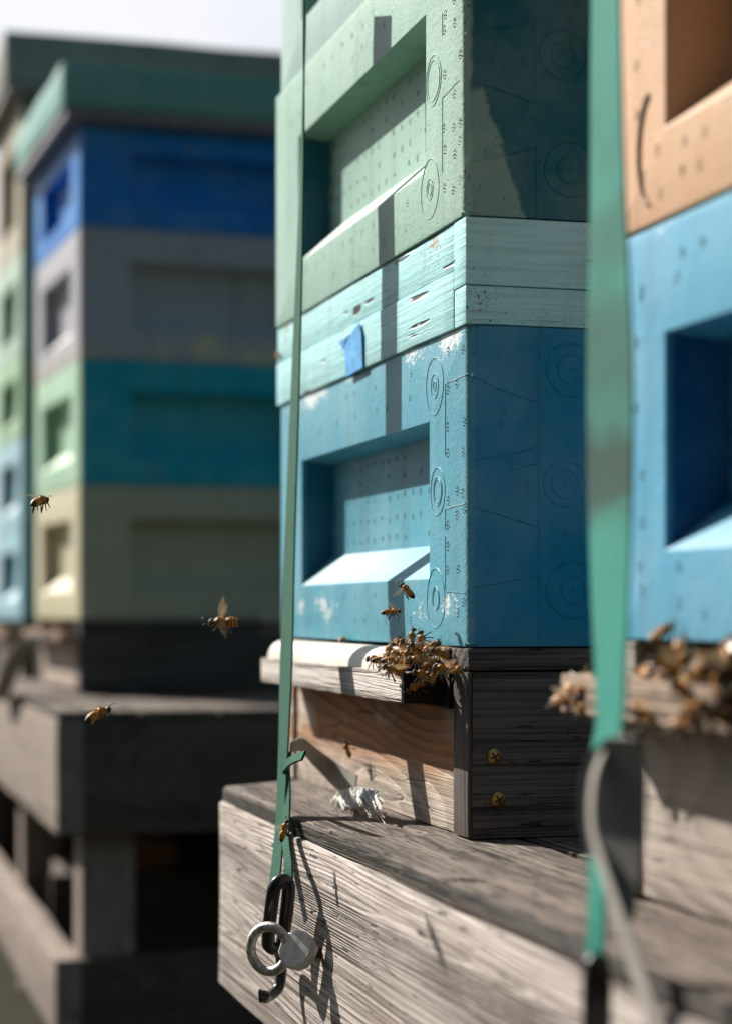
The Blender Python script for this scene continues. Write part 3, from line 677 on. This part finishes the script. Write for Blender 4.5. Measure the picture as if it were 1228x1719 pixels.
def d_pe(mb):
    d_row(mb); mb.cur = 1; pts = []
    for i in range(20):
        a = math.radians(-75+150*i/19); pts.append(Vector((-0.0003, 0.580+math.cos(a)*.020, 0.045+math.sin(a)*.034)))
    mb.tube(pts, .0016, 6); mb.cur = 0
box_thing('sky blue hive box blurred at the right edge', M_rblue, (0, RB, RZ), W=RW, fr=frR, sr=None, detail=d_rb, fdepth=.040, edge=.0085)
box_thing('peach orange hive box on top of the blurred sky blue box', M_peach, (0, RB, RZ+.2475), W=RW, fr=frR, sr=None, detail=d_pe, fdepth=.040, edge=.0085)
hive_floor((0, RB, RZ), 'wooden hive floor crowded with bees under the blurred sky blue box', land=(0.05, 0.640), W=0.605, tube=None, dz=.0085, wl=mat_wood('grey_panel', (.46,.40,.35), (.2,.16,.13), 'y', 41, .35, .6, 30), wland=mat_wood('brown_landing', (.34,.25,.18), (.13,.09,.06), 'y', 42, .3, .3, 30, broad=60))

# ------------------------------------------------------------------ distant hives
def far_hive(corner, rz, levels, lid, W=0.56, D=0.55, nm=''):
    c = Vector(corner)
    for (z0, z1, mat, label) in levels:
        H = z1-z0-.002
        box_thing(label, mat, None, rz, W, D, H, (0.10, W-.10, H*.21, H*.76), (0.100, .44, H*.22, H*.75), sdepth=.042, loc=(c.x, c.y, CAMZ+z0))
    if lid:
        z0, z1, mats, ov, label = lid
        t = empty('hive_cover', (c.x, c.y, CAMZ+z0), rz, label, 'hive lid')
        mb = MB(); mb.rbox(-ov, D+ov, -ov, W+ov, .022, z1-z0, (8, 8, 2), .004, 5, .006, 2); mesh_obj('cap', mb, mats[0], t, smooth=True)
        mb = MB(); mb.rbox(-ov+.006, D+ov-.006, -ov+.006, W+ov-.006, .001, .0215, (1, 1, 1), 0, 5, .003); mesh_obj('inner_rim', mb, mats[1], t, smooth=True)
P_ = mat_paint
THB = math.radians(18.1)
lidg = P_('lid_green', (0.19, 0.42, 0.37), seed=20); lidr = mat_plain('grey_rim', (0.28, 0.25, 0.28), .7)
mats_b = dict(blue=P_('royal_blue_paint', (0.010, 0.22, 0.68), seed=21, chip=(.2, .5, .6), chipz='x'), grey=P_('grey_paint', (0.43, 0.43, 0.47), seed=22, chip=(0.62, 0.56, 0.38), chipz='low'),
    teal=P_('mint_and_teal_paint', (0.38, 0.60, 0.42), side=(0.002, 0.38, 0.50), seed=23), olive=P_('olive_cream_paint', (0.56, 0.52, 0.35), side=(0.44, 0.43, 0.31), seed=24))  # olive side is the cream front darkened, shade painted in
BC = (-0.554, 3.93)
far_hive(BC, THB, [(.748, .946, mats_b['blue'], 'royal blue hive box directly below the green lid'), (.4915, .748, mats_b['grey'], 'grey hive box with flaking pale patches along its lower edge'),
    (.2465, .4915, mats_b['teal'], 'teal hive box with mint green front, between grey and olive boxes'), (-.0173, .2465, mats_b['olive'], 'olive cream hive box, lowest in the blurred left stack')],
    (.947, 1.053, (lidg, lidr), .040, 'dark green overhanging lid on the blurred left stack'))
BR_ = mat_wood('brown_far_landing', (.30,.20,.14), (.13,.09,.06), 'y', 43, .3, .3, 30)
WfB = mat_wood('far_floor_wood', (0.50, 0.42, 0.36), (0.28, 0.2, 0.16), 'y', 31, .4, .3)
hive_floor(None, 'dark wooden hive floor under the olive box, bees at its mouth', loc=(BC[0], BC[1], CAMZ-.0185), rz=THB, W=.50, land=(.03, .5), tube=None, dz=-.008, wl=WfB, wland=BR_)
# behind it, at the left edge of the picture
CC = (-0.829, 4.885)
lidk = P_('lid_grey_green', (0.26, 0.28, 0.24), seed=30)
far_hive(CC, TH+.02, [(.88, 1.245, P_('brown_beige_paint', (0.52, 0.46, 0.34), side=(.12, .11, .09), seed=31), 'beige hive box under the grey green lid at the far left'),  # dark side colours in this stack have the shade painted in
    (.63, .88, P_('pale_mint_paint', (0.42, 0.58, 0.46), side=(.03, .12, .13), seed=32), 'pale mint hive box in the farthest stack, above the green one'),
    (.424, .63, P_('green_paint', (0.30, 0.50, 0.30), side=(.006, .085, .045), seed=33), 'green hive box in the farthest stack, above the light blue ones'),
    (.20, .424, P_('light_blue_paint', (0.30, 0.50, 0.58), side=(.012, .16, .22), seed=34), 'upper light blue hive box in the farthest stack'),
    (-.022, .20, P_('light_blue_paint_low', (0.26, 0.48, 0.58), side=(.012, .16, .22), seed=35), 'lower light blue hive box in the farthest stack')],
    (1.245, 1.385, (lidk, lidr), .045, 'dark grey green lid against the white sky'), W=.56, D=.95)
hive_floor(None, 'wooden hive floor of the farthest stack', loc=(CC[0], CC[1], CAMZ-.0235), rz=TH+.02, W=.50, land=(.03, .5), tube=None, wl=WfB, wland=BR_)
st2, b2, oc2 = stand('blurred timber hive stand behind, with legs and lower rails', 1.875, 4.4, -.165, posts=(1.925, 2.9, 4.2), lower=-.578, bh=.19, skew=.0, depth=.85, bm_=mat_wood('far_beam', (.38,.31,.26), (.10,.075,.06), 'y', 44, .5, .8, 30))

mb = MB(); mb.rbox(-.04, .85, 4.345, 4.365, -.80, -.365, (6, 1, 4), .003, 6, .003, 2); mesh_obj('dark_backing', mb, W_rail, st2, smooth=True, off=oc2)  # boards added to keep the space under the far stand dark
for (h0, h1) in ((-.36, -.18), (-.56, -.38), (-.78, -.58)):
    mb = MB(); mb.rbox(.851, .875, 1.9, 4.38, h0, h1, (1, 20, 2), .003, 6, .003, h0); mesh_obj('dark_backing', mb, W_rail, st2, smooth=True, off=oc2)
def lump(name, label, cat, loc, dims, mat, rz=0, tilt=0):
    mb = MB(); a, b, c = dims; mb.rbox(-a/2, a/2, -b/2, b/2, 0, c, (5, 5, 3), .006, 9, .008, a*9)
    o_ = mesh_obj(name, mb, mat, smooth=True); o_.location = loc; o_.rotation_euler = (0, tilt, rz); return tag(o_, label, cat)
lump('wood_block', 'sunlit brown wooden block standing in the dark behind the far stand', 'wood block', (-.475, 4.15, .30), (.16, .2, .055), mat_wood('brown_block', (.30, .17, .10), (.14, .08, .05), 'x', 50), .2)
lump('crate', 'low timber crate carrying the brown block in the dark', 'crate', (-.48, 4.20, 0.0), (.34, .32, .298), W_rail, .15)
# tub
tb = MB(); n = 24; vs = []
for (r_, z_) in ((.085, 0), (.105, .20), (.11, .20), (.11, .215), (.10, .215), (.082, .02)):
    for k in range(n): vs.append((math.cos(2*math.pi*k/n)*r_, math.sin(2*math.pi*k/n)*r_, z_))
tb.add(vs, [(j*n+i, j*n+(i+1) % n, (j+1)*n+(i+1) % n, (j+1)*n+i) for j in range(5) for i in range(n)]+[list(range(n))[::-1], [5*n+i for i in range(n)]])
tub = mesh_obj('bucket', tb, mat_plain('teal_plastic', (.03, .22, .30), .5), smooth=True, angle=40); tub.location = (-.39, 4.3, .0); tag(tub, 'teal plastic bucket in the gloom under the far stack', 'bucket')
lump('stone', 'pale sunlit stone at the foot of the far stand', 'stone', (-.53, 3.95, 0), (.09, .09, .10), mat_plain('pale_stone', (.42, .36, .28), .9), .5)

# grey strap tail curving at the far stack's mouth
fo = Vector((-.05, 2.3, -.05))
t = empty('tie_down_strap', R(*fo), TH, 'pale strap loop curving down at the mouth of the blurred left stack', 'strap')
mb = MB(); c, wv = strap_path([(66, 1068, -.075, .02, 60), (45, 1080, -.10, .022, 60), (24, 1108, -.11, .022, 60), (8, 1150, -.115, .022, 60), (0, 1175, -.11, .02, 60)], fo, 6)
mb.ribbon(c, wv, .003); mesh_obj('webbing', mb, M_grey, t, smooth=True)

# ------------------------------------------------------------------ bees
BL = 0.0145
def mat_bee():
    n = NT('bee_body'); X, Y, Z = n.xyz(); x = n.math('DIVIDE', X, BL)
    k = n.noise(n.co, 900, 3)
    band = n.math('SINE', n.math('MULTIPLY', n.math('ADD', x, n.math('MULTIPLY', k, .01)), 2*math.pi/.098))
    abd = n.mix(n.step(band, -.1, .5), (0.70, 0.27, 0.02), (0.022, 0.010, 0.004))
    abd = n.mix(n.step(x, -.28, -.44), abd, (0.02, 0.012, 0.008))
    th = n.mix(n.step(k, .3, .7), (0.48, 0.23, 0.04), (0.18, 0.08, 0.015))
    c = n.mix(n.step(x, -.01, .02), abd, th); c = n.mix(n.step(x, .30, .33), c, (0.05, 0.035, 0.022))
    n.bump(k, .5, .0003); return n.done(c, .55, .35)
M_bee = mat_bee(); M_leg = mat_plain('bee_leg', (0.06, 0.03, 0.015), .5); M_hair = mat_plain('bee_hair', (0.66, 0.33, 0.06), .8); M_eye = mat_plain('bee_eye', (0.008, 0.006, 0.006), .15)
def mat_wing():
    n = NT('bee_wing'); n.done((0.85, 0.62, 0.34), .25, .8)
    tr = n.t.nodes.new('ShaderNodeBsdfTransparent'); tl = n.t.nodes.new('ShaderNodeBsdfTranslucent'); tl.inputs[0].default_value = (.95, .70, .38, 1)
    m1 = n.t.nodes.new('ShaderNodeMixShader'); m1.inputs[0].default_value = .5; m2 = n.t.nodes.new('ShaderNodeMixShader'); m2.inputs[0].default_value = .84
    n.t.links.new(n.b.outputs[0], m1.inputs[1]); n.t.links.new(tl.outputs[0], m1.inputs[2]); n.t.links.new(m1.outputs[0], m2.inputs[1]); n.t.links.new(tr.outputs[0], m2.inputs[2]); n.t.links.new(m2.outputs[0], n.out.inputs[0]); return n.m
M_wing = mat_wing()
def bee_proto(flying):
    """returns [(part name, MB, material, smooth, parent index or None)]; +x forward, unit metres"""
    parts = []; L = BL
    prof = [(-.52, .004), (-.50, .035), (-.45, .078), (-.38, .115), (-.30, .140), (-.20, .152), (-.10, .145), (-.04, .105), (0.0, .045), (.02, .050), (.05, .110), (.10, .148), (.17, .158), (.24, .135), (.29, .085), (.32, .045), (.34, .060), (.37, .105), (.41, .118), (.45, .095), (.475, .05), (.485, .006)]
    mb = MB(); n = 14; vs = []
    for x, r in prof:
        drop = -.05*max(0, -x)**1.2*1.4 - (.05 if x > .33 else 0); fy = 1.0 if x < .33 else 1.15
        ridge = 1.0
        for k in range(n):
            a = 2*math.pi*k/n; vs.append((x*L, math.cos(a)*r*L*fy*ridge, (math.sin(a)*r*.92+drop)*L))
    fs = [(i*n+k, i*n+(k+1) % n, (i+1)*n+(k+1) % n, (i+1)*n+k) for i in range(len(prof)-1) for k in range(n)]
    fs += [list(range(n)), [(len(prof)-1)*n+k for k in range(n)]]
    mb.add(vs, fs); parts.append(('body', mb, M_bee, True))
    mb = MB(); rr = random.Random(5)
    for i in range(420):
        v = Vector((rr.gauss(0, 1), rr.gauss(0, 1), rr.gauss(0, 1))).normalized()
        if i < 300: c = Vector((.15, 0, 0)); s = Vector((.13, .15, .14))
        elif i < 340: c = Vector((.41, 0, -.04)); s = Vector((.07, .11, .10))
        else: c = Vector((-.08, 0, -.005)); s = Vector((.10, .145, .13))
        p = (c+Vector((v.x*s.x, v.y*s.y, v.z*s.z)))*L; q = p+(v+Vector((-.3, 0, 0)))*L*.045
        d = v.orthogonal().normalized()*L*.008; e = v.cross(d.normalized())*L*.008
        mb.add([p+d, p-d*.5+e, p-d*.5-e, q], [(0, 1, 3), (1, 2, 3), (2, 0, 3)])
    parts.append(('hair', mb, M_hair, False))
    for sy in (-1, 1):
        mb = MB(); mb.blob((.40*L, sy*.105*L, -.02*L), (.04*L, .035*L, .07*L), 8, 6); parts.append(('eye', mb, M_eye, True))
        mb = MB(); mb.tube([Vector((.47, sy*.03, -.01))*L, Vector((.54, sy*.07, .06))*L, Vector((.66, sy*.12, .03))*L], L*.011, 5); parts.append(('antenna', mb, M_leg, True))
        for lx, fx, tz in ((.22, .34, -.30), (.14, .10, -.34), (.06, -.22, -.36)):
            mb = MB(); rear = lx == .06
            k = .8 if flying else 1
            pts = [Vector((lx, sy*.08, -.10)), Vector((lx+(fx-lx)*.4, sy*(.24 if not flying else .16), -.14)), Vector((lx+(fx-lx)*.8, sy*(.28 if not flying else .15), tz*k*.8)), Vector((fx, sy*(.34 if not flying else .17), tz*k-(.08 if flying else 0)))]
            mb.tube([p*L for p in pts], [L*.022, L*.024, L*(.045 if rear else .02), L*.010], 5); parts.append(('leg', mb, M_leg, True))
        # wings: a fore and a hind pair on each side
        for (ln, wd, a0) in ((.68, .115, 0), (.46, .085, 16)):
            mb = MB(); N_ = 10; base = Vector((.17 if ln > .5 else .10, sy*.09, .13)); up = []; lo = []
            ang = math.radians((102 if flying else 158)+a0*(.6 if flying else .25)); d = Vector((math.cos(ang), sy*math.sin(ang), .18 if flying else .02)).normalized(); e = Vector((-d.y*sy, d.x*sy, 0)).normalized()*1.0
            e = Vector((e.x, e.y, -.15))
            for i in range(N_+1):
                f = i/N_; wdt = wd*math.sin(math.pi*min(1, f**.75*.93+.04)); cc = base+d*ln*f+Vector((0, 0, .02*math.sin(f*3)))
                up.append((cc+e*wdt)*L); lo.append((cc-e*wdt*.7)*L)
            mb.add(up+lo, [(i, i+1, N_+2+i, N_+1+i) for i in range(N_)]); parts.append(('wing', mb, M_wing, True))
    return parts
PR = {}
for fl in (True, False):
    PR[fl] = []
    for nm, mb, m, sm in bee_proto(fl):
        me = bpy.data.meshes.new('bee_'+nm); me.from_pydata([Vector(v) for v in mb.v], [], mb.f); me.materials.append(m)
        bm = bmesh.new(); bm.from_mesh(me); bmesh.ops.recalc_face_normals(bm, faces=bm.faces); bm.to_mesh(me); bm.free()
        if sm: me.polygons.foreach_set('use_smooth', [True]*len(me.polygons))
        PR[fl].append((nm, me))
def bee(loc, fwd, up, label, flying=False, scale=1.0, group='honey bees'):
    t = bpy.data.objects.new('honey_bee', None); COL.objects.link(t); t.empty_display_size = .01
    f = Vector(fwd).normalized(); s = Vector(up).cross(f).normalized(); u = f.cross(s)
    M = Matrix((f, s, u)).transposed().to_4x4(); M.translation = loc
    t.matrix_world = M @ Matrix.Scale(scale, 4); tag(t, label, 'bee', group)
    for nm, me in PR[flying]:
        o = bpy.data.objects.new(nm, me); COL.objects.link(o); o.parent = t
    return t
def AT(x, y, Y): return Vector(((x-CX)/FPX*Y, Y, CAMZ+(HY-y)/FPX*Y))
G1 = 'honey bees in flight'
bee(AT(378, 1044, 1.48), (-1, -.15, .0), (.10, -.80, .55), 'bee flying alone before the dark floor of the left stack, wings spread like a cross', True, 1.75, G1)
bee(AT(164, 1198, 1.50), (.55, .55, .32), (-.35, -.1, 1), 'bee flying lowest at the left with dangling hind legs', True, 1.7, G1)
bee(AT(66, 841, 1.62), (.35, .90, .25), (-.1, -.25, 1), 'bee flying in front of the cream box at the far left', True, 1.7, G1)
bee(AT(683, 991, 1.60), (-.55, .45, .62), (-.2, -.7, .5), 'upper of two bees hovering before the lower edge of the faded blue box', True, 1.25, G1)
bee(AT(656, 1026, 1.60), (.9, .2, .12), (-.1, -.35, 1), 'lower of two bees hovering before the lower edge of the faded blue box', True, 1.15, G1)
bee(AT(476, 1394, 1.60), (.25, .1, .95), (-.95, -.2, .25), 'bee flying upright beside the green strap above the hook', True, 1.3, G1)
bee(R(*px_w(582, 1258, -.012)), (-.3, .3, .8), (-.9, -.2, .3), 'bee settled on the sunlit front panel of the hive floor', False, 1.2)
bee(R(*px_w(574, 1074, -.006)), (.2, .95, .1), (-.2, 0, 1), 'bee walking on top of the cream entrance cover', False, 1.2)
bee(R(*px_w(467, 596, -.004)), (-.1, .9, .4), (-.9, -.3, 0), 'bee peeking round the far edge of the aqua rim', False, 1.1)
cl = [(690, 1073, -.012, (.1, -.2, 1)), (708, 1078, -.016, (-.2, .3, .9)), (664, 1080, -.008, (.3, .8, .5)), (722, 1086, -.014, (.6, -.5, .4)), (676, 1088, -.018, (-.2, -.6, .6)),
      (643, 1108, -.036, (.9, .1, 0)), (632, 1107, -.030, (-.8, .4, .1)), (661, 1110, -.034, (.9, -.2, -.1)), (682, 1104, -.030, (.1, -.3, .9)), (703, 1108, -.026, (-.9, -.1, .15)),
      (738, 1096, -.024, (-.7, -.5, .3)), (662, 1126, -.040, (-.85, -.1, .35)), (712, 1132, -.022, (-.9, .1, .2)), (728, 1130, -.016, (.3, -.1, .95)), (747, 1122, -.016, (-1, -.1, .1)),
      (700, 1150, -.024, (-.85, -.1, -.45)), (736, 1118, -.012, (.2, -.4, -.9)), (698, 1092, -.026, (-.5, -.6, .5)), (720, 1112, -.020, (.7, -.5, .3)), (763, 1124, -.010, (.8, -.3, .1)), (650, 1096, -.028, (.4, -.2, .8)),
      (668, 1098, -.030, (-.9, .3, .1))]
br = random.Random(9)
where = ['highest of the clump, climbing the blue box', 'climbing the blue box just right of the clump\'s peak', 'upper left in the clump by the cream cover', 'right of the peak facing the corner', 'under the peak facing us',
 'left in the clump heading right', 'outermost left of the clump', 'second from left on the board edge', 'pale backed one in the middle of the clump', 'lying level across the middle of the clump',
 'on the upper right with legs over the grey corner', 'hanging over the board\'s front edge at lower left', 'in the hollow below the middle of the clump', 'upright one at the lower right of the clump', 'reaching onto the grey corner post',
 'lowest of the clump in the dark hollow', 'head down at the right of the hollow', 'facing the camera amid the clump', 'tucked in right of the middle', 'farthest right on the grey corner post', 'at the cover\'s mouth facing up', 'behind the pale backed one by the cover']
for (x, y, wq, f), wh in zip(cl, where):
    bee(R(*px_w(x, y, wq)), Vector(f), Vector((-.7+br.uniform(-.2, .2), -.5, .45+br.uniform(-.2, .3))), 'bee at the hive entrance, '+wh, False, br.uniform(1.35, 1.5), 'bees clumped at the entrance of the sharp hive')
cr = [(965, 1160, -.034), (950, 1172, -.036), (982, 1150, -.034), (1108, 1062, -.012), (1082, 1128, -.02), (1105, 1140, -.03), (1130, 1128, -.024), (1143, 1098, -.018), (1160, 1140, -.03), (1166, 1186, -.04), (1185, 1138, -.026), (1204, 1150, -.034),
      (1222, 1120, -.03), (1080, 1185, -.034), (1092, 1205, -.036), (1210, 1200, -.038), (1235, 1165, -.034), (1180, 1108, -.014), (1222, 1090, -.012), (1150, 1210, -.04), (1118, 1118, -.036), (1175, 1122, -.036), (1198, 1128, -.03), (1142, 1155, -.038), (1212, 1172, -.038), (972, 1182, -.036)]
wr = ['far left of the blurred near strap, upper one', 'far left of the near strap, lower one', 'half hidden by the left edge of the near strap', 'alone on the sky blue box above the crowd', 'just right of the near strap at board height', 'third from the near strap on the board', 'fourth from the near strap on the board', 'glinting one at the foot of the sky blue box',
      'in the middle of the blurred crowd', 'pale one hanging below the blurred crowd', 'right of the middle in the blurred crowd', 'fourth from the right edge of the picture', 'topmost by the right edge on the board', 'right beside the near strap under the board edge', 'low beside the near strap', 'low near the right edge of the picture', 'cut by the right edge of the picture', 'against the box foot right of the glinting one', 'against the box foot by the right edge', 'lowest in the middle of the blurred crowd', 'upper left of the blurred crowd on the board', 'upper middle of the blurred crowd on the board', 'upper right of the blurred crowd on the board', 'left of the pale hanging one', 'right of the pale hanging one', 'left of the near strap, clinging to the board end']
for (x, y, wq), wh in zip(cr, wr):
    bee(R(*px_w(x, y, wq)), Vector((br.uniform(-.6, .9), br.uniform(-.8, .8), br.uniform(-.4, .5))), Vector((-.6, -.4, .6)), 'out of focus bee, '+wh, False, br.uniform(1.4, 1.75), 'blurred bees on the near hive')
for i, (x, y, d, lb) in enumerate([(100, 1052, 3.78, 'blurred bee at the mouth of the olive stack, by the corner'), (78, 1058, 3.85, 'blurred bee at the mouth of the olive stack, left one'), (112, 1068, 3.75, 'blurred bee low on the corner of the olive stack'), (8, 1062, 4.7, 'blurred bee at the mouth of the farthest stack'), (90, 1046, 3.7, 'topmost blurred bee of the olive stack clump'), (84, 1074, 3.7, 'lowest blurred bee of the olive stack clump'), (68, 1044, 3.95, 'leftmost blurred bee of the olive stack clump'), (106, 1043, 3.7, 'blurred bee on the cream front just above the clump')]):
    bee(AT(x, y, d), (br.uniform(-1, 1), .2, br.uniform(-.5, .5)), (-.5, -.4, .6), lb, False, 1.6, 'blurred bees on the far hives')
